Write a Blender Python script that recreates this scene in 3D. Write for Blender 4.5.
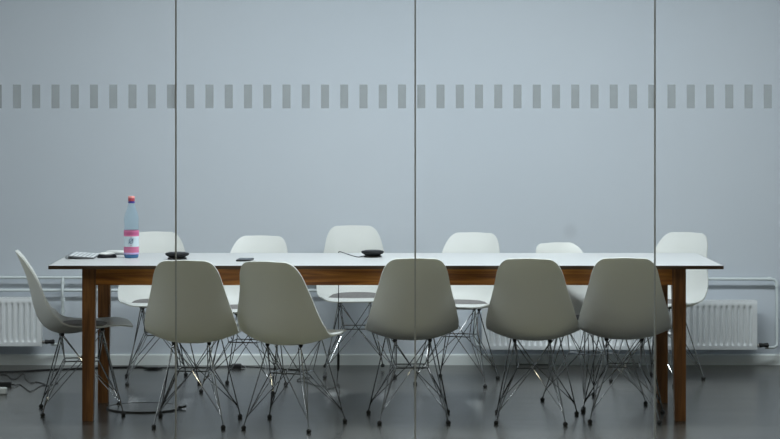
import bpy, bmesh, math, random
from mathutils import Vector, Matrix
random.seed(7)
scene = bpy.context.scene
COL = scene.collection
for o in list(bpy.data.objects): bpy.data.objects.remove(o)

# ------------------------------------------------------------------ camera
H = 1.526           # eye height
F = 2369.0          # focal length in pixels of the 780 px wide frame
CX, HY = 362.0, 95.0
cam_d = bpy.data.cameras.new('camera'); cam = bpy.data.objects.new('camera', cam_d); COL.objects.link(cam)
cam.location = (0, 0, H); cam.rotation_euler = (math.radians(90), math.radians(0.0), 0)
cam_d.sensor_fit = 'HORIZONTAL'; cam_d.sensor_width = 36.0; cam_d.lens = 36.0*F/780.0
cam_d.shift_x = (390.0-CX)/780.0; cam_d.shift_y = -(219.5-HY-0.15)/780.0
cam_d.clip_start = 0.05; cam_d.clip_end = 100
scene.camera = cam
# ------------------------------------------------------------------ world and lights
w = bpy.data.worlds.new('world'); scene.world = w; w.use_nodes = True
w.node_tree.nodes['Background'].inputs[0].default_value = (0.5, 0.55, 0.6, 1)
w.node_tree.nodes['Background'].inputs[1].default_value = 0.05
def area(name, loc, rot, sx, sy, power, color):
    l = bpy.data.lights.new(name, 'AREA'); l.shape = 'RECTANGLE'; l.size = sx; l.size_y = sy
    l.energy = power; l.color = color
    o = bpy.data.objects.new(name, l); o.location = loc; o.rotation_euler = rot; COL.objects.link(o); return o
area('meeting_room_light', (0.55, 11.1, 2.76), (0, 0, 0), 3.9, 0.3, 108, (0.90, 0.97, 1.0))
for lx_ in (-0.7, 0.55, 1.8):      # added fill lights, out of view, spreading soft light onto the back wall
    l = bpy.data.lights.new('fill_light', 'POINT'); l.energy = 7; l.shadow_soft_size = 0.12; l.color = (0.90, 0.97, 1.0)
    o = bpy.data.objects.new('fill_light', l); o.location = (lx_, 11.2, 2.5); COL.objects.link(o)
area('side_light', (-3.7, 10.5, 1.8), (0, math.radians(-72), 0), 0.9, 0.8, 16, (0.93, 0.98, 1.0))
area('corridor_light', (0.3, 7.2, 2.78), (0, 0, 0), 3.0, 0.4, 38, (1.0, 0.90, 0.64))
scene.view_settings.view_transform = 'Standard'; scene.view_settings.look = 'None'
scene.view_settings.gamma = 1.0; scene.view_settings.use_curve_mapping = False
scene.view_settings.exposure = 0.0

# ------------------------------------------------------------------ materials
def new_mat(name):
    m = bpy.data.materials.new(name); m.use_nodes = True
    return m, m.node_tree, m.node_tree.nodes['Principled BSDF']
def mat(name, col, rough=0.5, metal=0.0, spec=0.5, var=0.05, scale=(8, 8, 8), bump=0.0, bscale=200.0, coat=0.0):
    m, nt, b = new_mat(name); N = nt.nodes; Lk = nt.links
    b.inputs['Roughness'].default_value = rough; b.inputs['Metallic'].default_value = metal
    b.inputs['Specular IOR Level'].default_value = spec; b.inputs['Coat Weight'].default_value = coat
    tc = N.new('ShaderNodeTexCoord'); mp = N.new('ShaderNodeMapping'); mp.inputs['Scale'].default_value = scale
    nz = N.new('ShaderNodeTexNoise'); nz.inputs['Scale'].default_value = 1.0; nz.inputs['Detail'].default_value = 4
    cr = N.new('ShaderNodeValToRGB')
    cr.color_ramp.elements[0].position = 0.3; cr.color_ramp.elements[1].position = 0.7
    cr.color_ramp.elements[0].color = tuple(c*(1-var) for c in col)+(1,)
    cr.color_ramp.elements[1].color = tuple(min(1, c*(1+var)) for c in col)+(1,)
    Lk.new(tc.outputs['Object'], mp.inputs[0]); Lk.new(mp.outputs[0], nz.inputs['Vector'])
    Lk.new(nz.outputs[0], cr.inputs[0]); Lk.new(cr.outputs[0], b.inputs['Base Color'])
    if bump:
        n2 = N.new('ShaderNodeTexNoise'); n2.inputs['Scale'].default_value = bscale; n2.inputs['Detail'].default_value = 3
        bp = N.new('ShaderNodeBump'); bp.inputs['Strength'].default_value = bump; bp.inputs['Distance'].default_value = 0.002
        Lk.new(tc.outputs['Object'], n2.inputs['Vector']); Lk.new(n2.outputs[0], bp.inputs['Height']); Lk.new(bp.outputs[0], b.inputs['Normal'])
    return m
def wood(name, dark, light, axis):
    m, nt, b = new_mat(name); N = nt.nodes; Lk = nt.links
    b.inputs['Roughness'].default_value = 0.42
    tc = N.new('ShaderNodeTexCoord'); mp = N.new('ShaderNodeMapping')
    s = [38, 38, 38]; s[axis] = 2.2; mp.inputs['Scale'].default_value = s
    nz = N.new('ShaderNodeTexNoise'); nz.inputs['Scale'].default_value = 1.0; nz.inputs['Detail'].default_value = 6; nz.inputs['Distortion'].default_value = 1.4
    cr = N.new('ShaderNodeValToRGB')
    cr.color_ramp.elements[0].position = 0.35; cr.color_ramp.elements[0].color = dark+(1,)
    cr.color_ramp.elements[1].position = 0.68; cr.color_ramp.elements[1].color = light+(1,)
    vo = N.new('ShaderNodeTexVoronoi'); vo.inputs['Scale'].default_value = 3.3
    r2 = N.new('ShaderNodeValToRGB'); r2.color_ramp.elements[0].position = 0.02; r2.color_ramp.elements[1].position = 0.06
    r2.color_ramp.elements[0].color = (0.25, 0.2, 0.18, 1)
    mx = N.new('ShaderNodeMix'); mx.data_type = 'RGBA'; mx.blend_type = 'MULTIPLY'; mx.inputs[0].default_value = 1.0
    Lk.new(tc.outputs['Object'], mp.inputs[0]); Lk.new(mp.outputs[0], nz.inputs['Vector']); Lk.new(nz.outputs[0], cr.inputs[0])
    Lk.new(tc.outputs['Object'], vo.inputs['Vector']); Lk.new(vo.outputs['Distance'], r2.inputs[0])
    Lk.new(cr.outputs[0], mx.inputs[6]); Lk.new(r2.outputs[0], mx.inputs[7]); Lk.new(mx.outputs[2], b.inputs['Base Color'])
    bp = N.new('ShaderNodeBump'); bp.inputs['Strength'].default_value = 0.25; bp.inputs['Distance'].default_value = 0.001
    Lk.new(nz.outputs[0], bp.inputs['Height']); Lk.new(bp.outputs[0], b.inputs['Normal'])
    return m
def clear(name, tint, ior=1.45, gloss_rough=0.02, extra=0.0, milk=0.0, milk_col=(0.6, 0.7, 0.8)):
    m = bpy.data.materials.new(name); m.use_nodes = True; nt = m.node_tree; N = nt.nodes; Lk = nt.links
    N.remove(N['Principled BSDF']); out = N['Material Output']
    tr = N.new('ShaderNodeBsdfTransparent'); tr.inputs[0].default_value = tint+(1,)
    gl = N.new('ShaderNodeBsdfGlossy'); gl.inputs['Roughness'].default_value = gloss_rough
    fr = N.new('ShaderNodeFresnel')
    geo = N.new('ShaderNodeNewGeometry'); mr = N.new('ShaderNodeMapRange')   # same reflectance on both faces of the pane
    mr.inputs[3].default_value = ior; mr.inputs[4].default_value = 1/ior
    Lk.new(geo.outputs['Backfacing'], mr.inputs[0]); Lk.new(mr.outputs[0], fr.inputs[0])
    mx = N.new('ShaderNodeMixShader'); last = tr.outputs[0]
    if milk:
        df = N.new('ShaderNodeBsdfDiffuse'); df.inputs[0].default_value = milk_col+(1,)
        tl = N.new('ShaderNodeBsdfTranslucent'); tl.inputs[0].default_value = milk_col+(1,)
        m1 = N.new('ShaderNodeMixShader'); m1.inputs[0].default_value = 0.5
        Lk.new(df.outputs[0], m1.inputs[1]); Lk.new(tl.outputs[0], m1.inputs[2])
        m0 = N.new('ShaderNodeMixShader'); m0.inputs[0].default_value = milk
        Lk.new(last, m0.inputs[1]); Lk.new(m1.outputs[0], m0.inputs[2]); last = m0.outputs[0]
    Lk.new(fr.outputs[0], mx.inputs[0]); Lk.new(last, mx.inputs[1]); Lk.new(gl.outputs[0], mx.inputs[2])
    Lk.new(mx.outputs[0], out.inputs['Surface'])
    return m
def wall_mat():
    m, nt, b = new_mat('wall_paint'); N = nt.nodes; Lk = nt.links
    b.inputs['Roughness'].default_value = 0.6; b.inputs['Specular IOR Level'].default_value = 0.3
    tc = N.new('ShaderNodeTexCoord')
    nz = N.new('ShaderNodeTexNoise'); nz.inputs['Scale'].default_value = 0.8; nz.inputs['Detail'].default_value = 3
    cr = N.new('ShaderNodeValToRGB')
    cr.color_ramp.elements[0].position = 0.3; cr.color_ramp.elements[1].position = 0.7
    cr.color_ramp.elements[0].color = (0.60, 0.650, 0.710, 1); cr.color_ramp.elements[1].color = (0.63, 0.675, 0.730, 1)
    Lk.new(tc.outputs['Object'], nz.inputs['Vector']); Lk.new(nz.outputs[0], cr.inputs[0])
    # a faint scuff on the paint
    sp = N.new('ShaderNodeMapping'); sp.inputs['Location'].default_value = (-1.178*7, 0, -0.757*7); sp.inputs['Scale'].default_value = (7, 0, 7)
    ln = N.new('ShaderNodeVectorMath'); ln.operation = 'LENGTH'
    mr = N.new('ShaderNodeMapRange'); mr.interpolation_type = 'SMOOTHSTEP'
    mr.inputs[1].default_value = 0.1; mr.inputs[2].default_value = 0.42; mr.inputs[3].default_value = 0.9; mr.inputs[4].default_value = 1.0
    mx = N.new('ShaderNodeMix'); mx.data_type = 'RGBA'; mx.blend_type = 'MULTIPLY'; mx.inputs[0].default_value = 1.0
    Lk.new(tc.outputs['Object'], sp.inputs[0]); Lk.new(sp.outputs[0], ln.inputs[0]); Lk.new(ln.outputs['Value'], mr.inputs[0])
    Lk.new(cr.outputs[0], mx.inputs[6]); Lk.new(mr.outputs[0], mx.inputs[7]); Lk.new(mx.outputs[2], b.inputs['Base Color'])
    return m
def floor_mat():
    m, nt, b = new_mat('floor_linoleum'); N = nt.nodes; Lk = nt.links
    b.inputs['Specular IOR Level'].default_value = 0.55
    tc = N.new('ShaderNodeTexCoord'); mp = N.new('ShaderNodeMapping'); mp.inputs['Scale'].default_value = (0.9, 6, 1)
    nz = N.new('ShaderNodeTexNoise'); nz.inputs['Scale'].default_value = 1.5; nz.inputs['Detail'].default_value = 6
    cr = N.new('ShaderNodeValToRGB')
    cr.color_ramp.elements[0].position = 0.3; cr.color_ramp.elements[1].position = 0.72
    cr.color_ramp.elements[0].color = (0.048, 0.047, 0.043, 1); cr.color_ramp.elements[1].color = (0.066, 0.064, 0.058, 1)
    mr = N.new('ShaderNodeMapRange'); mr.inputs[3].default_value = 0.20; mr.inputs[4].default_value = 0.25
    Lk.new(tc.outputs['Object'], mp.inputs[0]); Lk.new(mp.outputs[0], nz.inputs['Vector'])
    Lk.new(nz.outputs[0], cr.inputs[0]); Lk.new(cr.outputs[0], b.inputs['Base Color'])
    Lk.new(nz.outputs[0], mr.inputs[0]); Lk.new(mr.outputs[0], b.inputs['Roughness'])
    return m
M = {}
M['wall'] = wall_mat(); M['floor'] = floor_mat()
M['ceiling'] = mat('ceiling_paint', (0.82, 0.83, 0.83), 0.8)
M['side_wall'] = mat('side_wall_paint', (0.68, 0.71, 0.72), 0.7)
M['corridor_wall'] = mat('corridor_wall_paint', (0.16, 0.16, 0.14), 0.7)
M['skirting'] = mat('skirting_white', (0.80, 0.84, 0.83), 0.45, var=0.03)
M['glass'] = clear('partition_glass', (0.975, 0.985, 0.985), 1.3)
M['film'] = clear('marking_film', (0.9, 0.9, 0.9), 1.3, 0.2, milk=0.46, milk_col=(0.5, 0.54, 0.56))
M['gasket'] = mat('gasket_grey', (0.42, 0.46, 0.48), 0.35)
M['alu'] = mat('channel_aluminium', (0.5, 0.5, 0.5), 0.35, 1.0)
M['top'] = mat('white_laminate', (0.475, 0.485, 0.485), 0.32, var=0.01)
M['edge'] = mat('dark_edge_band', (0.085, 0.050, 0.026), 0.5)
M['wood_x'] = wood('oiled_wood_long', (0.20, 0.062, 0.009), (0.52, 0.200, 0.030), 0)
M['wood_y'] = wood('oiled_wood_side', (0.15, 0.056, 0.014), (0.42, 0.175, 0.040), 1)
M['wood_z'] = wood('oiled_wood_leg', (0.13, 0.052, 0.016), (0.33, 0.140, 0.040), 2)
M['shell'] = mat('white_shell_plastic', (0.78, 0.80, 0.79), 0.42, var=0.015, bump=0.05, bscale=300)
def shell_translucency(m, wgt, tint):
    nt = m.node_tree; b = nt.nodes['Principled BSDF']; out = nt.nodes['Material Output']
    tl = nt.nodes.new('ShaderNodeBsdfTranslucent'); tl.inputs[0].default_value = tint+(1,)
    mx = nt.nodes.new('ShaderNodeMixShader'); mx.inputs[0].default_value = wgt
    nt.links.new(b.outputs[0], mx.inputs[1]); nt.links.new(tl.outputs[0], mx.inputs[2]); nt.links.new(mx.outputs[0], out.inputs['Surface'])
shell_translucency(M['shell'], 0.22, (0.80, 0.77, 0.60))
M['pad'] = mat('grey_felt', (0.20, 0.19, 0.185), 0.9, var=0.12, scale=(60, 60, 60), bump=0.4, bscale=500)
M['chrome'] = mat('chrome_wire', (0.42, 0.425, 0.43), 0.09, 1.0, var=0.02)
M['black'] = mat('black_plastic', (0.012, 0.012, 0.013), 0.4)
M['gloss_black'] = mat('gloss_black_plastic', (0.006, 0.007, 0.009), 0.45, spec=0.25)
M['rubber'] = mat('black_rubber', (0.014, 0.014, 0.014), 0.6)
M['radiator'] = mat('radiator_enamel', (0.80, 0.83, 0.85), 0.4, var=0.01)
M['pipe'] = mat('pipe_enamel', (0.70, 0.76, 0.77), 0.4, var=0.02)
M['brass'] = mat('valve_metal', (0.45, 0.44, 0.42), 0.3, 1.0)
M['pet'] = clear('bottle_plastic', (0.94, 0.975, 0.99), 1.12, 0.1, milk=0.16, milk_col=(0.42, 0.68, 0.84))
M['blue_base'] = mat('bottle_base_blue', (0.05, 0.17, 0.36), 0.25)
M['cap_coral'] = mat('cap_coral', (0.78, 0.30, 0.27), 0.4)
M['cap_red'] = mat('cap_red', (0.42, 0.07, 0.10), 0.4)
M['cap_ring'] = mat('cap_ring_violet', (0.06, 0.05, 0.28), 0.4)
M['label_pink'] = mat('label_pink', (0.62, 0.17, 0.32), 0.5)
M['label_dark_pink'] = mat('label_dark_pink', (0.50, 0.10, 0.25), 0.5)
M['label_white'] = mat('label_white', (0.62, 0.74, 0.80), 0.5)
M['label_lilac'] = mat('label_lilac', (0.50, 0.42, 0.72), 0.5)
M['navy'] = mat('print_navy', (0.02, 0.08, 0.20), 0.5)
M['key'] = mat('white_key', (0.60, 0.63, 0.64), 0.4, var=0.01)
M['deck'] = mat('keyboard_deck', (0.16, 0.17, 0.18), 0.5)
M['silver'] = mat('brushed_aluminium', (0.62, 0.64, 0.65), 0.35, 1.0)
M['grey_case'] = mat('grey_case', (0.33, 0.36, 0.38), 0.35)
M['screen'] = mat('phone_screen', (0.05, 0.06, 0.07), 0.45)
M['white_plastic'] = mat('white_plastic', (0.62, 0.64, 0.62), 0.4)
M['disc'] = mat('floor_disc', (0.085, 0.078, 0.062), 0.24)
M['disc_rim'] = mat('floor_disc_rim', (0.015, 0.014, 0.012), 0.5)

# ------------------------------------------------------------------ helpers
def link(name, bm, m, parent=None, smooth=False, recalc=True):
    if recalc: bmesh.ops.recalc_face_normals(bm, faces=bm.faces)
    me = bpy.data.meshes.new(name); bm.to_mesh(me); bm.free()
    me.materials.append(m)
    if smooth:
        for p in me.polygons: p.use_smooth = True
        me.set_sharp_from_angle(angle=math.radians(40))
    o = bpy.data.objects.new(name, me); COL.objects.link(o)
    if parent: o.parent = parent
    return o
def box(bm, x0, x1, y0, y1, z0, z1, bev=0.0):
    vs = [bm.verts.new(p) for p in ((x0,y0,z0),(x1,y0,z0),(x1,y1,z0),(x0,y1,z0),(x0,y0,z1),(x1,y0,z1),(x1,y1,z1),(x0,y1,z1))]
    fs = [bm.faces.new([vs[i] for i in q]) for q in ((0,3,2,1),(4,5,6,7),(0,1,5,4),(1,2,6,5),(2,3,7,6),(3,0,4,7))]
    if bev:
        es = list({e for f in fs for e in f.edges})
        bmesh.ops.bevel(bm, geom=es, offset=bev, segments=2, affect='EDGES', profile=0.5)
def boxed(name, m, dims, bev=0.0, parent=None):
    bm = bmesh.new(); box(bm, *dims, bev); return link(name, bm, m, parent)
def tube(bm, pts, r, n=8):
    pts = [Vector(p) for p in pts]; rings = []; up = None
    for i, p in enumerate(pts):
        if i == 0: d = pts[1]-p
        elif i == len(pts)-1: d = p-pts[i-1]
        else: d = (pts[i+1]-p).normalized()+(p-pts[i-1]).normalized()
        d.normalize()
        if up is None:
            a = Vector((0,0,1)) if abs(d.z) < 0.9 else Vector((1,0,0))
            up = (a-d*a.dot(d)).normalized()
        else: up = (up-d*up.dot(d)).normalized()
        s = d.cross(up); rr = r[i] if isinstance(r, (list, tuple)) else r
        rings.append([bm.verts.new(p+up*math.cos(2*math.pi*k/n)*rr+s*math.sin(2*math.pi*k/n)*rr) for k in range(n)])
    for a, b in zip(rings, rings[1:]):
        for k in range(n): bm.faces.new((a[k], a[(k+1)%n], b[(k+1)%n], b[k]))
    bm.faces.new(rings[0][::-1]); bm.faces.new(rings[-1])
def tubed(name, m, pts, r, parent=None, n=8):
    bm = bmesh.new(); tube(bm, pts, r, n); return link(name, bm, m, parent, True)
def lathe(bm, prof, n=24, c=(0,0,0), flip=False):
    rings = []
    for r, z in prof:
        if r < 1e-6: rings.append([bm.verts.new((c[0], c[1], c[2]+z))])
        else: rings.append([bm.verts.new((c[0]+r*math.cos(2*math.pi*k/n), c[1]+r*math.sin(2*math.pi*k/n), c[2]+z)) for k in range(n)])
    for a, b in zip(rings, rings[1:]):
        if len(a) == 1 and len(b) == 1: continue
        for k in range(n):
            k2 = (k+1) % n
            if len(a) == 1: bm.faces.new((a[0], b[k2], b[k]))
            elif len(b) == 1: bm.faces.new((a[k], a[k2], b[0]))
            else: bm.faces.new((a[k], a[k2], b[k2], b[k]))
def lathed(name, m, prof, parent=None, n=24, c=(0,0,0)):
    bm = bmesh.new(); lathe(bm, prof, n, c); return link(name, bm, m, parent, True)
def crom(pts, per=6):
    pts = [Vector(p) for p in pts]; out = []
    P = [pts[0]*2-pts[1]]+pts+[pts[-1]*2-pts[-2]]
    for i in range(1, len(P)-2):
        for k in range(per):
            t = k/per; a, b, c, d = P[i-1], P[i], P[i+1], P[i+2]
            out.append(0.5*((2*b)+(c-a)*t+(2*a-5*b+4*c-d)*t*t+(-a+3*b-3*c+d)*t*t*t))
    out.append(pts[-1]); return out
def thing(name, label, cat, loc=(0,0,0), rz=0.0, group=None):
    o = bpy.data.objects.new(name, None); COL.objects.link(o); o.empty_display_size = 0.1
    o.location = loc; o.rotation_euler = (0, 0, rz); tag(o, label, cat, group); return o
def tag(o, label, cat, group=None):
    o['label'] = label; o['category'] = cat
    if group: o['group'] = group
    return o
def struct(o): o['kind'] = 'structure'; return o
def dup(root, loc, rz, label, group):
    r = root.copy(); COL.objects.link(r); r.location = loc; r.rotation_euler = (0, 0, rz); tag(r, label, root['category'], group)
    for ch in list(root.children):
        c = ch.copy(); COL.objects.link(c); c.parent = r
        for g in list(ch.children):
            d = g.copy(); COL.objects.link(d); d.parent = c
    return r
def onfloor(px, py, h=0.0):   # the floor point (or point at height h) seen at a photo pixel
    Y = (H-h)*F/(py-HY); return ((px-CX)*Y/F, Y, h)
def atdepth(px, py, Y): return ((px-CX)*Y/F, Y, H-(py-HY)*Y/F)

# ------------------------------------------------------------------ room shell
WY = 13.40; XL, XR = -4.3, 4.6; GY = 9.9; CZ = 2.8; YB = -2.0
struct(boxed('floor', M['floor'], (XL, XR, YB, WY, -0.1, 0)))
struct(boxed('ceiling', M['ceiling'], (XL, XR, YB, WY, CZ, CZ+0.1)))
struct(boxed('wall_back', M['wall'], (XL, XR, WY, WY+0.15, -0.1, CZ+0.1)))
struct(boxed('wall_left', M['side_wall'], (XL-0.15, XL, YB, WY+0.15, -0.1, CZ+0.1)))
struct(boxed('wall_right', M['side_wall'], (XR, XR+0.15, YB, WY+0.15, -0.1, CZ+0.1)))
struct(boxed('wall_front', M['corridor_wall'], (XL-0.15, XR+0.15, YB-0.15, YB, -0.1, CZ+0.1)))
def skirting():
    bm = bmesh.new(); prof = [(0,0),(-0.012,0),(-0.012,0.054),(-0.009,0.060),(0,0.062)]
    a = [bm.verts.new((XL, WY+y, z)) for y, z in prof]; b = [bm.verts.new((XR, WY+y, z)) for y, z in prof]
    for i in range(len(prof)):
        j = (i+1) % len(prof); bm.faces.new((a[i], a[j], b[j], b[i]))
    bm.faces.new(a); bm.faces.new(b[::-1])
    return link('baseboard_back', bm, M['skirting'])
struct(skirting())
# glass partition: joints seen at 175.8, 415.5 and 655 px
jx = [(p-CX)*GY/F for p in (175.8, 415.2, 655.0)]
step = (jx[2]-jx[0])/2
joints = [jx[0]-3*step, jx[0]-2*step, jx[0]-step] + jx + [jx[2]+step, jx[2]+2*step, jx[2]+3*step]
edges = [XL]+joints+[XR]
bars = [((17.0+19.25*k)-CX)*GY/F for k in range(-70, 160)]
zc = H-(96.3-HY)*GY/F; bw, bh = 0.0168, 0.0495
bar_mesh = {}
n = 0; gk = 0
for i in range(len(edges)-1):
    x0, x1 = edges[i]+0.003, edges[i+1]-0.003
    if x1-x0 < 0.15: continue
    n += 1
    g = struct(boxed('window_%d' % n, M['glass'], (x0, x1, GY, GY+0.012, 0.03, CZ-0.03)))
    # only panes near the frame carry their separate marking bars
    if x1 > -2.4 and x0 < 2.9:
        for bx in bars:
            a, b = max(bx-bw, x0), min(bx+bw, x1)
            if b-a > 0.004:
                key = round(b-a, 4)
                if key not in bar_mesh:
                    bm = bmesh.new(); box(bm, 0, b-a, 0, 0.0006, -bh, bh)
                    o = link('marking_bar', bm, M['film'], g); bar_mesh[key] = o.data
                else:
                    o = bpy.data.objects.new('marking_bar', bar_mesh[key]); COL.objects.link(o); o.parent = g
                o.location = (a, GY-0.0008, zc)
for i, x in enumerate(joints):
    struct(boxed('trim_%d' % (i+1), M['gasket'], (x-0.003, x+0.003, GY-0.001, GY+0.013, 0.03, CZ-0.03)))
k = len(joints)
struct(boxed('trim_%d' % (k+1), M['alu'], (XL, XR, GY-0.015, GY+0.027, 0, 0.03)))
struct(boxed('trim_%d' % (k+2), M['alu'], (XL, XR, GY-0.015, GY+0.027, CZ-0.03, CZ)))

# ------------------------------------------------------------------ table
TX0, TX1, TY0, TY1, TZ = -1.4546, 1.677, 10.985, 11.875, 0.7350
tb = thing('meeting_table', 'long wooden meeting table with a white top and square brown legs', 'table', ((TX0+TX1)/2, (TY0+TY1)/2, 0))
ox, oy = (TX0+TX1)/2, (TY0+TY1)/2
def tpart(name, m, x0, x1, y0, y1, z0, z1, bev=0.0, label=None, parent=None):
    o = boxed(name, m, (x0-ox, x1-ox, y0-oy, y1-oy, z0, z1), bev, parent or tb)
    if label: o['label'] = label
    return o
top = tpart('tabletop', M['top'], TX0+0.0015, TX1-0.0015, TY0+0.0015, TY1-0.0015, 0.7185, TZ, 0.0, 'white laminate top')
def edge_band():
    bm = bmesh.new(); o, i_ = 0.0, 0.0015
    box(bm, TX0-ox, TX1-ox, TY0-oy, TY0+i_-oy, 0.7185, TZ)
    box(bm, TX0-ox, TX1-ox, TY1-i_-oy, TY1-oy, 0.7185, TZ)
    box(bm, TX0-ox, TX0+i_-ox, TY0+i_-oy, TY1-i_-oy, 0.7185, TZ)
    box(bm, TX1-i_-ox, TX1-ox, TY0+i_-oy, TY1-i_-oy, 0.7185, TZ)
    return link('edge_band', bm, M['edge'], top)
edge_band()['label'] = 'dark brown edge of the white top'
lx = [(-1.3095, -1.2585), (1.4645, 1.5155)]; ly = [(11.08, 11.131), (11.738, 11.789)]
for a in lx:
    for b in ly:
        bm = bmesh.new(); box(bm, a[0]-ox, a[1]-ox, b[0]-oy, b[1]-oy, 0.0, 0.7185, 0)
        for v in bm.verts:           # the legs widen towards the top on their inner side
            if v.co.z > 0.5:
                if (a is lx[0]) == (v.co.x > (a[0]+a[1])/2-ox): v.co.x += 0.014*(1 if a is lx[0] else -1)
        bmesh.ops.bevel(bm, geom=list(bm.edges), offset=0.0015, segments=2, affect='EDGES', profile=0.5)
        link('leg', bm, M['wood_z'], tb)
tpart('apron', M['wood_x'], -1.2460, 1.4520, 11.083, 11.107, 0.6370, 0.7183, 0.001)
tpart('apron', M['wood_x'], -1.2460, 1.4520, 11.762, 11.786, 0.6370, 0.7183, 0.001)
tpart('apron', M['wood_y'], -1.3065, -1.2825, 11.1312, 11.7378, 0.6370, 0.7183, 0.001)
tpart('apron', M['wood_y'], 1.4885, 1.5125, 11.1312, 11.7378, 0.6370, 0.7183, 0.001)

# ------------------------------------------------------------------ moulded chair
# centre line of the shell underside, (y, z, half width, rim curl); front lip first, back top last
PROF = [(0.238,0.4150,0.120,0.000),(0.236,0.4160,0.150,0.000),(0.229,0.4180,0.172,0.001),(0.208,0.4215,0.190,0.002),(0.180,0.4235,0.200,0.004),
        (0.135,0.4190,0.207,0.008),(0.070,0.4030,0.213,0.020),(0.0,0.3880,0.216,0.037),(-0.060,0.3800,0.216,0.050),
        (-0.110,0.3825,0.2155,0.063),(-0.150,0.3950,0.2150,0.073),(-0.185,0.4200,0.2140,0.078),(-0.212,0.4600,0.2100,0.072),
        (-0.232,0.5200,0.1990,0.060),(-0.246,0.5850,0.1805,0.050),(-0.262,0.6450,0.1640,0.039),(-0.282,0.7000,0.1510,0.026),
        (-0.299,0.7380,0.1340,0.018),(-0.308,0.7570,0.1190,0.012),(-0.3135,0.7690,0.1020,0.008),(-0.3165,0.7755,0.0830,0.005),(-0.3175,0.7785,0.057,0.003)]
def shell_frame():
    rows = []
    per = 3
    P = [PROF[0]]+PROF+[PROF[-1]]
    for i in range(1, len(P)-2):
        for k_ in range(per):
            t = k_/per; q = []
            for j in range(4):
                a, b, c, d = P[i-1][j], P[i][j], P[i+1][j], P[i+2][j]
                q.append(0.5*((2*b)+(c-a)*t+(2*a-5*b+4*c-d)*t*t+(-a+3*b-3*c+d)*t*t*t))
            rows.append(q)
    rows.append(list(PROF[-1])); return rows
ROWS = shell_frame()
def shell_point(t, v, off=0.0):
    """t in rows, v in -1..1, off = distance above the underside"""
    t = max(0, min(len(ROWS)-1.001, t)); i = int(t); f = t-i
    a, b = ROWS[i], ROWS[i+1]; y, z, w_, c = [a[j]*(1-f)+b[j]*f for j in range(4)]
    p, q = ROWS[max(0, i-1)], ROWS[min(len(ROWS)-1, i+2)]
    dy, dz = q[0]-p[0], q[1]-p[1]; L_ = math.hypot(dy, dz)
    ny, nz = dz/L_, -dy/L_           # towards the sitter (up on the seat, forward on the back)
    s = c*abs(v)**2.4
    # slightly arched top edge
    arch = -0.004*v*v*max(0.0, (t-(len(ROWS)-8))/8)
    return Vector((w_*v, y+ny*(s+off), z+nz*(s+off)+arch))
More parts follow.
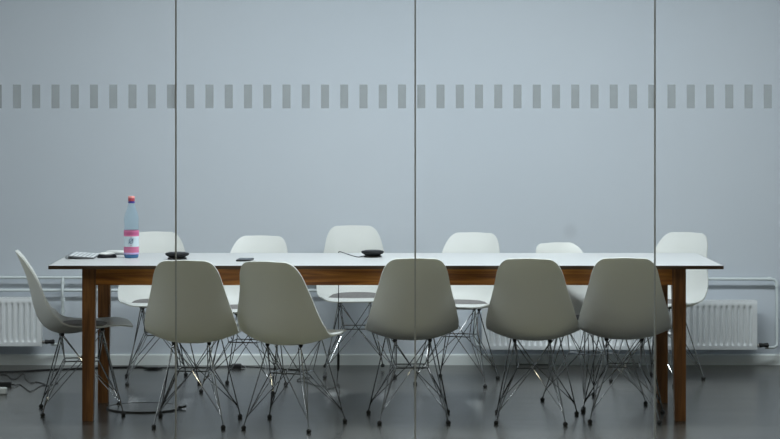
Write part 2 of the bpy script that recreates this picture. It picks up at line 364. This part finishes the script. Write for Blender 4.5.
def make_chair(label, group):
    t = thing('shell_chair', label, 'chair', (0,0,0), 0, group)
    bm = bmesh.new(); nv = 18; R_ = len(ROWS); th = 0.007; grid = []
    for off in (0, th):
        g = []
        for i in range(R_): g.append([bm.verts.new(shell_point(i, math.sin(math.pi/2*(-1+2*j/nv)*0.999)*0.35+(-1+2*j/nv)*0.65, off)) for j in range(nv+1)])
        grid.append(g)
    for L_ in (0, 1):
        g = grid[L_]
        for i in range(R_-1):
            for j in range(nv):
                q = (g[i][j], g[i][j+1], g[i+1][j+1], g[i+1][j]); bm.faces.new(q if L_ else q[::-1])
    for i in range(R_-1):
        for j in (0, nv): bm.faces.new((grid[0][i][j], grid[0][i+1][j], grid[1][i+1][j], grid[1][i][j]))
    for j in range(nv):
        for i in (0, R_-1): bm.faces.new((grid[0][i][j], grid[0][i][j+1], grid[1][i][j+1], grid[1][i][j]))
    link('seat_shell', bm, M['shell'], t, True)
    # felt pad lying in the seat
    bm = bmesh.new(); tc_, tr_ = 21.5, 13.0; rings = []
    nr, na = 7, 32
    for layer in (1, 0):
        for r in range(nr+1):
            rr = r/nr
            if (layer == 0): rr = 1-rr
            ring = []
            for k_ in range(na):
                an = 2*math.pi*k_/na
                p = shell_point(tc_+tr_*rr*0.46*math.cos(an), rr*0.72*math.sin(an), 0.0075)
                if layer: p.z = p.z+0.003+(max(0.003, 0.4335-p.z)-0.003)*(1-rr**10)
                ring.append(p)
            if rr < 1e-6: rings.append([bm.verts.new(ring[0])])
            else: rings.append([bm.verts.new(p) for p in ring])
    for a, b in zip(rings, rings[1:]):
        for k_ in range(na):
            k2 = (k_+1) % na
            if len(a) == 1: bm.faces.new((a[0], b[k_], b[k2]))
            elif len(b) == 1: bm.faces.new((a[k_], a[k2], b[0]))
            else: bm.faces.new((a[k_], b[k_], b[k2], a[k2]))
    link('seat_pad', bm, M['pad'], t, True)['label'] = 'grey felt pad'
    # wire base
    def under(x, y):
        best = min(range(5, 34), key=lambda i: abs(ROWS[i][0]-y)); return shell_point(best, x/ROWS[best][2], 0).z
    mounts = {}
    for sx in (-1, 1):
        for sy, yy, xx in ((-1, -0.095, 0.082), (1, 0.095, 0.110)):
            z = under(sx*xx, yy); mounts[(sx, sy)] = Vector((sx*xx, yy, z-0.012))
            lathed('mount_pad', M['rubber'], [(0,-0.013),(0.007,-0.013),(0.010,-0.006),(0.010,0.001),(0,0.001)], t, 12, (sx*xx, yy, z))
    feet = {(sx, sy): Vector((sx*(0.16 if sy < 0 else 0.19), sy*0.19, 0.016)) for sx in (-1,1) for sy in (-1,1)}
    ring = {(sx, sy): Vector((sx*0.075, sy*0.08, 0.25)) for sx in (-1,1) for sy in (-1,1)}
    for key in feet:
        f_, m_, r_ = feet[key], mounts[key], ring[key]
        bm = bmesh.new(); tube(bm, [m_, f_], 0.0031, 8)
        out = Vector((key[0]*0.006, -key[1]*0.008, 0))
        tube(bm, [m_-out*1.2, r_, f_+(m_-f_)*0.07], 0.0024, 7)
        leg = link('leg', bm, M['chrome'], t, True)
        bm = bmesh.new(); lathe(bm, [(0,0),(0.007,0),(0.0105,0.003),(0.012,0.008),(0.0105,0.013),(0.006,0.017),(0.004,0.019),(0,0.019)], 14, (f_.x, f_.y, 0))
        link('foot_glide', bm, M['rubber'], leg, True)
    for a, b in (((-1,-1),(1,-1)),((1,-1),(1,1)),((1,1),(-1,1)),((-1,1),(-1,-1))):
        mid = (ring[a]+ring[b])*0.5
        for p, q in ((a, b), (b, a)):
            e = Vector((0,0,0.003 if p == a else -0.003))
            tubed('cross_wire', M['chrome'], [mounts[p], mid+e, feet[q]+(mounts[q]-feet[q])*0.11], 0.0022, t, 7)
    c = [ring[k_] for k_ in ((-1,-1),(1,-1),(1,1),(-1,1))]
    bm = bmesh.new()
    for i in range(4): tube(bm, [c[i], c[(i+1) % 4]], 0.003, 7)
    link('brace_ring', bm, M['chrome'], t, True)
    return t
NEAR = 'white shell chairs on the near side of the table'; FAR = 'white shell chairs on the far side of the table'
CH = [(-0.780,11.027,-4.2,'pale shell chair seen from behind, leftmost of the near row',NEAR),
      (-0.324,10.935,-20.4,'pale shell chair seen from behind, turned right with its seat edge showing',NEAR),
      (0.231,11.161,2.9,'pale shell chair seen from behind, standing alone in the middle of the near row',NEAR),
      (0.808,11.142,-8.5,'pale shell chair seen from behind, fourth from left in near row',NEAR),
      (1.236,11.190,-5.0,'pale shell chair seen from behind, rightmost of the near row, beside the right table leg',NEAR),
      (-1.081,12.663,190.4,'white shell chair across the table directly behind the water bottle',FAR),
      (-0.598,12.297,167.3,'white shell chair across the table, its back above the smartphone',FAR),
      (-0.028,12.965,185.0,'white shell chair near the wall with the tallest back, behind the device with cable',FAR),
      (0.519,12.595,162.3,'white shell chair across the table, fourth from left in the far row',FAR),
      (1.136,11.736,211.5,'white shell chair pushed in deepest, its low narrow back barely above the far table edge',FAR),
      (1.590,12.647,144.0,'white shell chair at the right end of the far row, before the radiator',FAR),
      (-1.353,11.431,-81.0,'white shell chair seen from the side at the left end of the table',None)]
proto = None
for x, y, a, lab, gr in CH:
    if proto is None:
        proto = make_chair(lab, gr); proto.location = (x, y, 0); proto.rotation_euler = (0, 0, math.radians(a)); c = proto
    else: c = dup(proto, (x, y, 0), math.radians(a), lab, gr)
    if gr is None and 'group' in c: del c['group']
    if 'tallest' in lab:      # this one is tipped slightly forward onto its front feet
        th_ = math.radians(2.2); c.rotation_mode = 'QUATERNION'
        R_ = Matrix.Rotation(math.radians(a), 4, 'Z') @ Matrix.Translation((0, 0.19, 0)) @ Matrix.Rotation(-th_, 4, 'X') @ Matrix.Translation((0, -0.19, 0))
        c.matrix_world = Matrix.Translation((x, y, 0)) @ R_

# ------------------------------------------------------------------ radiators and pipes
def radiator(label, x0, x1, z0, z1, valve_side, label_valve=None):
    W_, Hh = x1-x0, z1-z0; yf = 13.245
    t = thing('panel_radiator', label, 'radiator', (x0, yf, z0))
    pitch = 0.0325; ng = int((W_-0.03)/pitch); mx_ = (W_-ng*pitch)/2
    bm = bmesh.new(); xs = [0.0]
    prof = [(0.0,0),(0.18,0.0),(0.32,0.6),(0.42,1),(0.58,1),(0.68,0.6),(0.82,0.0)]
    depth = [0.0]
    for g in range(ng):
        for u, d in prof: xs.append(mx_+(g+u)*pitch); depth.append(d)
    xs += [mx_+ng*pitch, W_]; depth += [0, 0]
    zt = [0, 0.022, 0.027, 0.032, 0.040, 0.050, Hh-0.058, Hh-0.046, Hh-0.038, Hh-0.032, Hh-0.026, Hh-0.006, Hh]
    zs = [0, 0, 0.35, 0.7, 0.95, 1, 1, 0.95, 0.7, 0.35, 0, 0, 0]
    g_ = [[bm.verts.new((x, (0.014*d*s)+(0.004 if (k_ in (0, len(zt)-1)) else 0), z)) for x, d in zip(xs, depth)] for k_, (z, s) in enumerate(zip(zt, zs))]
    for i in range(len(zt)-1):
        for j in range(len(xs)-1): bm.faces.new((g_[i][j], g_[i][j+1], g_[i+1][j+1], g_[i+1][j]))
    fp = link('front_panel', bm, M['radiator'], t, True, recalc=False)
    boxed('rear_panel', M['radiator'], (0.012, W_-0.012, 0.068, 0.074, 0.006, Hh-0.006), 0.001, t)
    for a in (0.0, W_-0.004): boxed('side_panel', M['radiator'], (a, a+0.004, 0.001, 0.076, -0.004, Hh+0.002), 0.001, t)
    bm = bmesh.new()
    box(bm, 0.004, W_-0.004, 0.002, 0.010, Hh-0.003, Hh+0.002); box(bm, 0.004, W_-0.004, 0.068, 0.076, Hh-0.003, Hh+0.002)
    for k_ in range(int(W_/0.025)): box(bm, 0.008+k_*0.025, 0.016+k_*0.025, 0.010, 0.068, Hh-0.002, Hh)
    link('top_grille', bm, M['radiator'], t)
    for fx in (0.22, 0.78): boxed('wall_bracket', M['radiator'], (W_*fx, W_*fx+0.03, 0.074, WY-yf-0.0005, 0.03, Hh-0.04), 0.001, t)
    tubed('drain_plug', M['white_plastic'], [(W_*0.55, 0.02, -0.004), (W_*0.55, 0.02, -0.014)], 0.007, t)
    if valve_side:
        bx = W_ if valve_side > 0 else 0.0; s = valve_side
        vb = tubed('valve_body', M['brass'], [(bx, 0.035, 0.020), (bx+s*0.022, 0.035, 0.020)], 0.009, t, 10)
        tubed('valve_knob', M['black'], [(bx+s*0.016, 0.035, 0.020), (bx+s*0.020, 0.035, 0.021), (bx+s*0.040, 0.035, 0.022), (bx+s*0.064, 0.035, 0.022), (bx+s*0.070, 0.035, 0.022)], [0.009, 0.014, 0.010, 0.014, 0.009], t, 12)
    return t
zL = lambda y: H-(y-HY)*13.245/F
radiator('white ribbed panel radiator low on the wall behind the left end chair', -3.1, (41.3-CX)*13.245/F, zL(346.2), zL(298.2), 1)
radiator('long white ribbed panel radiator on the wall behind the right end of the table', (482-CX)*13.245/F, (757.3-CX)*13.245/F, zL(349.6), zL(301.0), 1)
PY = 13.35
def pz(y): return H-(y-HY)*PY/F
def pxx(x): return (x-CX)*PY/F
r = 0.0085
up = thing('heating_pipe', 'upper white heating pipe along the wall, dropping at the right end of the far radiator', 'pipe', (0, PY, 0))
def loc0(pts): return [(x, y-PY, z) for x, y, z in pts]
z1a, z1b = pz(276.6), pz(278.9)
tubed('run', M['pipe'], loc0([(-4.2, PY, z1a), (pxx(770), PY, z1b), (pxx(774.5), PY, z1b-0.004), (pxx(777), PY, z1b-0.022), (pxx(777), PY-0.005, pz(340)), (pxx(776.3), PY-0.02, pz(345)), (pxx(773), PY-0.035, pz(346.8)), (pxx(767), PY-0.04, pz(346.9))]), r, up, 10)
tubed('drop', M['pipe'], loc0([(pxx(63), PY, z1a), (pxx(63), PY-0.012, pz(283)), (pxx(63), PY-0.026, pz(288)), (pxx(63), PY-0.026, pz(294)), (pxx(63), PY-0.012, pz(299)), (pxx(63), PY-0.01, pz(338)), (pxx(62), PY-0.025, pz(343)), (pxx(57), PY-0.04, pz(343.4)), (pxx(52), PY-0.04, pz(343.4))]), r*0.9, up, 10)
for yy in (281, 297, 309, 317): tubed('coupling', M['pipe'], loc0([(pxx(63), PY-0.008, pz(yy)), (pxx(63), PY-0.008, pz(yy+4))]), r*1.5, up, 10)
tubed('coupling', M['pipe'], loc0([(pxx(768), PY, z1b), (pxx(771), PY, z1b)]), r*1.4, up, 10)
tubed('coupling', M['pipe'], loc0([(pxx(777), PY, pz(283)), (pxx(777), PY, pz(286.5))]), r*1.4, up, 10)
tubed('pipe_end', M['brass'], loc0([(pxx(773), PY-0.036, pz(346.8)), (pxx(764), PY-0.04, pz(346.9))]), r*0.8, up, 10)
for xx in (-2.6, -0.9, 0.45): boxed('wall_clip', M['pipe'], (xx, xx+0.012, -0.013, WY-PY-0.0005, z1a-0.014 if xx < 0 else (z1a+z1b)/2-0.018, z1a+0.013), 0.001, up)
lp = thing('heating_pipe', 'lower white heating pipe along the wall, running just above the left radiator', 'pipe', (0, PY, 0))
tubed('run', M['pipe'], loc0([(-4.2, PY, pz(289.8)), (pxx(468), PY, pz(290.6)), (pxx(472), PY, pz(291)), (pxx(475), PY, pz(295)), (pxx(475), PY-0.01, pz(341)), (pxx(477), PY-0.03, pz(344.5)), (pxx(484), PY-0.035, pz(345))]), r, lp, 10)
for xx in (-2.6, -0.9, 0.35): boxed('wall_clip', M['pipe'], (xx, xx+0.012, -0.013, WY-PY-0.0005, pz(289.8)-0.016, pz(289.8)+0.013), 0.001, lp)

# ------------------------------------------------------------------ things on the table
def on_top(px, py): return onfloor(px, py, TZ)
# bottle
bx, by, _ = on_top(131.4, 257.6)
bo = thing('water_bottle', 'tall clear plastic water bottle with pink and white label and coral cap', 'bottle', (bx, by, TZ))
R0 = 0.0365
lathed('bottle_body', M['pet'], [(0.030,0.017),(R0,0.024),(R0-0.001,0.030),(R0-0.001,0.130),(R0,0.135),(R0-0.001,0.142),(R0-0.002,0.152),(R0-0.003,0.162),(R0-0.002,0.172),(R0,0.182),(R0-0.001,0.196),(R0-0.006,0.214),(R0-0.014,0.236),(0.0165,0.254),(0.0135,0.264),(0.0135,0.280)], bo, 32)
lathed('bottle_base', M['blue_base'], [(0,0.004),(0.018,0.0),(0.030,0.0),(0.0345,0.006),(0.0355,0.015),(0.030,0.019),(0,0.019)], bo, 32)
def band(name, m, z0, z1, rr=R0+0.0004):
    bm = bmesh.new(); lathe(bm, [(rr-0.0008, z0), (rr, z0), (rr, z1), (rr-0.0008, z1)], 40); return link(name, bm, m, bo, True)
def bz(y): return (257.3-y)/205.3
for nm, m_, a, b in (('label_band','label_lilac',253.6,251.8),('label_band','label_pink',251.8,246.0),('label_band','label_white',246.0,235.6),('label_band','label_pink',235.6,234.2),('label_band','label_dark_pink',234.2,231.4),('label_band','label_pink',231.4,229.6)):
    band(nm, M[m_], bz(a), bz(b))['label'] = m_.replace('label_', '').replace('_', ' ')+' band of the label'
def on_label(u, z, rr=R0+0.0012):   # u = arc position in m, facing the camera
    an = -math.pi/2+0.05+u/rr; return Vector((rr*math.cos(an), rr*math.sin(an), z))
bm = bmesh.new(); zc_ = bz(240.2)
tube(bm, [on_label(0.0095*math.cos(q), zc_+0.0110*math.sin(q)) for q in [2*math.pi*k_/20 for k_ in range(21)]], 0.0013, 6)
tube(bm, [on_label(-0.013, zc_-0.012), on_label(-0.004, zc_-0.004), on_label(0.004, zc_+0.003), on_label(0.011, zc_+0.012)], 0.0013, 6)
link('ring_emblem', bm, M['navy'], bo, True)['label'] = 'navy slashed ring emblem'
bm = bmesh.new()
for u0, u1, zz in ((-0.018,-0.010,246.9),(-0.008,-0.003,247.2),(-0.001,0.004,246.6),(0.006,0.010,247.3),(-0.004,0.003,244.6),(-0.002,0.004,236.3),(-0.012,0.012,232.6)):
    tube(bm, [on_label(u0, bz(zz)), on_label((u0+u1)/2, bz(zz)+0.0012), on_label(u1, bz(zz))], 0.0009, 5)
link('small_print', bm, M['label_dark_pink'], bo, True)
cp = lathed('cap', M['cap_coral'], [(0.0158,0.290),(0.0158,0.297),(0.0145,0.300),(0,0.300)], bo, 20)
lathed('cap_skirt', M['cap_red'], [(0.0162,0.276),(0.0162,0.290),(0.0150,0.291)], cp, 20)
lathed('cap_ring', M['cap_ring'], [(0.013,0.266),(0.0165,0.266),(0.0165,0.274),(0.013,0.275)], cp, 20)

# conference speakers
def speaker(label, px, py, rr):
    x, y, _ = on_top(px, py)
    t = thing('conference_speaker', label, 'speaker', (x, y, TZ))
    t.scale = (1, 1, 0.86)
    lathed('base', M['black'], [(0,0),(rr*0.76,0),(rr*0.80,0.003),(rr*0.78,0.009),(rr*0.60,0.012),(0,0.012)], t, 32)
    b = lathed('body', M['gloss_black'], [(0,0.011),(rr*0.60,0.011),(rr*0.78,0.016),(rr*0.95,0.023),(rr,0.028),(rr*0.99,0.032),(rr*0.93,0.0355),(rr*0.6,0.039),(0,0.0395)], t, 40)
    lathed('control_dome', M['black'], [(rr*0.70,0.0380),(rr*0.70,0.0390),(rr*0.45,0.0405),(0,0.0412)], t, 32)
    return t, x, y
speaker('round black conference device on the left half of the tabletop, right of the water bottle', 177.2, 259.0, 0.058)
_, sx_, sy_ = speaker('round black conference device in the middle of the tabletop with a thin cable', 372.6, 256.9, 0.056)
def cable(label, pts, r_, m=None, per=6):
    o = tubed('cable', m or M['black'], crom(pts, per), r_, None, 6); tag(o, label, 'cable'); return o
bY = TY1+0.006
cable('thin cable from the middle conference device over the back table edge to the floor',
      [(sx_-0.045, sy_+0.02, TZ+0.004), atdepth(358, 256.2, 11.55)[:2]+(TZ+0.002,), atdepth(350, 254.2, 11.7)[:2]+(TZ+0.002,), atdepth(344, 252.0, 11.82)[:2]+(TZ+0.004,),
       ((339-CX)*11.88/F, 11.865, TZ+0.006), ((338.6-CX)*11.88/F, 11.885, TZ-0.02), ((338.5-CX)*11.88/F, 11.885, 0.55), ((338.5-CX)*11.89/F, 11.89, 0.30), ((338.0-CX)*11.9/F, 11.90, 0.14),
       ((337.0-CX)*12.0/F, 12.0, 0.07), ((339.5-CX)*12.2/F, 12.25, 0.006), onfloor(338.5, 384, 0.003), onfloor(333, 387.5, 0.003), onfloor(327, 389, 0.003), onfloor(326.5, 386.3, 0.003), onfloor(316, 385, 0.003), onfloor(305, 381.5, 0.003), onfloor(298, 381, 0.003), onfloor(299, 378.5, 0.003), onfloor(310, 377.5, 0.003)], 0.0022)
o = tubed('cable_connector', M['rubber'], [((338.4-CX)*11.89/F, 11.89, 0.235), ((338.4-CX)*11.89/F, 11.89, 0.22), ((338.2-CX)*11.9/F, 11.90, 0.155), ((338.0-CX)*11.9/F, 11.90, 0.14)], [0.003, 0.0065, 0.0065, 0.003], None, 8)
o.parent = bpy.data.objects['cable']; o['label'] = 'thicker inline connector'

# smartphone
x, y, _ = on_top(245, 260.4)
ph = thing('smartphone', 'dark smartphone lying flat on the tabletop near the second near chair', 'phone', (x, y, TZ), math.radians(-4))
boxed('case', M['black'], (-0.036, 0.036, -0.066, 0.066, 0.0, 0.008), 0.0025, ph)
boxed('screen', M['screen'], (-0.033, 0.033, -0.063, 0.063, 0.0078, 0.0088), 0.0004, ph)
# keyboard, its raised tube to the left
kx, ky, _ = on_top(84.5, 256.0)
kb = thing('keyboard', 'compact white and silver keyboard lying crosswise at the left table end', 'keyboard', (kx+0.003, 11.575, TZ), 0)
kw, kl = 0.132, 0.295
bm = bmesh.new()
for a in ((-1,), (1,)): pass
vs = [bm.verts.new(p) for p in ((-kw/2,-kl/2,0.010),(kw/2,-kl/2,0.001),(kw/2,kl/2,0.001),(-kw/2,kl/2,0.010),(-kw/2,-kl/2,0.016),(kw/2,-kl/2,0.006),(kw/2,kl/2,0.006),(-kw/2,kl/2,0.016))]
for q in ((0,3,2,1),(4,5,6,7),(0,1,5,4),(1,2,6,5),(2,3,7,6),(3,0,4,7)): bm.faces.new([vs[i] for i in q])
link('deck', bm, M['deck'], kb)
tubed('battery_tube', M['silver'], [(-kw/2+0.002,-kl/2,0.0095),(-kw/2+0.002,kl/2,0.0095)], 0.009, kb, 14)
tubed('tube_cap', M['grey_case'], [(-kw/2+0.002,-kl/2-0.001,0.0095),(-kw/2+0.002,-kl/2+0.001,0.0095)], 0.0075, kb, 14)
kbm = bmesh.new(); box(kbm, -0.0069, 0.0069, -0.0082, 0.0082, 0, 0.0025, 0.0008)
kme = None
rows = 6; colsn = 14
for i in range(rows):
    x_ = -kw/2+0.020+i*(kw-0.028)/(rows-1)*0.97
    zt_ = 0.016-0.010*(x_+kw/2)/kw
    for j in range(colsn):
        if i == rows-1 and 4 < j < 9 and j != 5: continue
        y_ = -kl/2+0.014+j*(kl-0.028)/(colsn-1)
        if kme is None: ko = link('key', kbm, M['key'], kb); kme = ko.data
        else: ko = bpy.data.objects.new('key', kme); COL.objects.link(ko); ko.parent = kb
        ko.location = (x_, y_, zt_-0.0003); ko.rotation_euler = (0, math.atan2(0.010, kw), 0)
        if i == rows-1 and j == 5: ko.scale = (1, 4.6, 1); ko.location.y += 0.03; ko.name = 'space_bar'
# mouse
x, y, _ = on_top(107, 257.6)
ms = thing('computer_mouse', 'dark computer mouse with a pale top beside the keyboard', 'mouse', (x, y, TZ), math.radians(-62))
def blob(name, m, a, b, h, z0, parent, ex=2.4):
    bm = bmesh.new(); rings = []; nr, na = 7, 26
    rings.append([bm.verts.new((a*math.cos(q), b*math.sin(q), z0)) for q in [2*math.pi*k_/na for k_ in range(na)]])
    for i in range(1, nr+1):
        s = (1-(i/nr)**ex)**(1/ex) if i < nr else 0; zz = z0+h*i/nr
        if i == nr: rings.append([bm.verts.new((0, 0, zz))])
        else: rings.append([bm.verts.new((a*s*math.cos(q), b*s*math.sin(q), zz)) for q in [2*math.pi*k_/na for k_ in range(na)]])
    bm.faces.new(rings[0][::-1])
    for p, q in zip(rings, rings[1:]):
        for k_ in range(na):
            k2 = (k_+1) % na
            if len(q) == 1: bm.faces.new((p[k_], p[k2], q[0]))
            else: bm.faces.new((p[k_], p[k2], q[k2], q[k_]))
    return link(name, bm, m, parent, True)
blob('body', M['gloss_black'], 0.030, 0.050, 0.026, 0, ms)
blob('top_cover', M['white_plastic'], 0.024, 0.040, 0.0125, 0.0165, ms)
tubed('scroll_wheel', M['black'], [(-0.003, -0.022, 0.021), (0.003, -0.022, 0.021)], 0.005, ms, 12)
# small pale object behind the bottle
x, y, _ = on_top(118.5, 254.4)
dv = thing('case', 'small pale grey object lying on the tabletop behind the mouse and the bottle', 'case', (x, y, TZ), math.radians(70))
boxed('underside', M['grey_case'], (-0.024, 0.024, -0.066, 0.066, 0, 0.009), 0.003, dv)
blob('lid', M['white_plastic'], 0.027, 0.072, 0.013, 0.009, dv, 3.0)['label'] = 'pale lid'

# ------------------------------------------------------------------ things on the floor
x, y, _ = onfloor(144, 408.3)
fd = thing('floor_disc', 'round flat brownish disc on the floor between left table leg and first near chair', 'floor disc', (x, y, 0))
lathed('rim', M['disc_rim'], [(0.176,0),(0.182,0),(0.182,0.006),(0.176,0.008)], fd, 64)
lathed('plate', M['disc'], [(0,0.0005),(0.178,0.0005),(0.177,0.0065),(0,0.0065)], fd, 64)
# stub seen on the right rim of the disc
tubed('finger_tab', M['disc_rim'], [(0.17, -0.03, 0.008), (0.19, -0.02, 0.010), (0.205, -0.01, 0.012)], [0.006, 0.005, 0.006], fd, 8)
# power adapter, extension socket and cables at far left
x, y, _ = onfloor(3, 386.6)
ad = thing('power_adapter', 'black power adapter box lying on the floor at the left edge', 'adapter', (x, y, 0), math.radians(4))
boxed('housing', M['black'], (-0.075, 0.044, -0.026, 0.026, 0, 0.028), 0.005, ad)
tubed('strain_relief', M['black'], [(0.042, 0, 0.012), (0.060, 0, 0.010)], [0.006, 0.0035], ad, 8)
x2, y2, _ = onfloor(2, 394)
es = thing('extension_socket', 'white extension socket on the floor in front of the black adapter', 'socket', (x2, y2, 0), 0)
boxed('body', M['white_plastic'], (-0.16, 0.025, -0.024, 0.024, 0, 0.034), 0.007, es)
for k_ in range(3):
    lathed('outlet', M['grey_case'], [(0.0,0.0345),(0.014,0.0345),(0.017,0.0355),(0.0175,0.0338)], es, 18, (-0.125+k_*0.048, 0, 0))
fl = lambda L_, h=0.003: [onfloor(a, b, h) for a, b in L_]
cable('thin black cable looping from the power adapter towards the left end chair', [(x+0.062, y+0.003, 0.008)]+fl([(20,384.6),(24,387),(29,390.8),(33,390.3),(38,387),(43,385.2),(50,385),(58,383)]), 0.0024)
cable('thin black cable curling on the floor behind the adapter below the left radiator', fl([(-12,373.6),(0,374.3),(7,374.8),(10,377.5),(13,378.9),(17,378),(21,374.2),(24,373.2),(25,377),(27,380),(31,382.6),(36,381.8),(42,383),(48,385.8)]), 0.0024)
cable('long black cable running along the floor below the wall from the left edge', fl([(-10,372),(0,371.7),(20,371.1),(45,369.6),(80,368.2),(110,367.2),(138,366.8),(148,367.6),(160,367.9)], 0.0045), 0.0045)
cable('black cable along the wall between the two small black plug boxes', fl([(158,367.6),(175,366.9),(200,367.0),(215,366.9),(228,366.6),(236,366.6)], 0.004), 0.003)
cable('thin black cable running from the right plug box under the middle chairs', fl([(246,366.4),(258,367),(270,368.4),(285,369),(300,371),(309,373.5),(312,377.5)], 0.003), 0.0026)
def plugbox(label, px, py, w_, hh):
    x, y, _ = onfloor(px, py)
    t = thing('plug_box', label, 'adapter', (x, y, 0))
    boxed('housing', M['black'], (-w_/2, w_/2, -0.02, 0.02, 0, hh), 0.005, t)
    for s in (-1, 1): tubed('strain_relief', M['black'], [(s*(w_/2-0.002), 0, hh*0.45), (s*(w_/2+0.022), 0, 0.006)], [hh*0.36, 0.004], t, 8)
    return t
plugbox('flat black plug box at the wall below the chair behind the bottle', 153, 369.3, 0.060, 0.014)
plugbox('thicker black plug box at the foot of the wall, behind the second near chair', 236.5, 368.3, 0.055, 0.026)
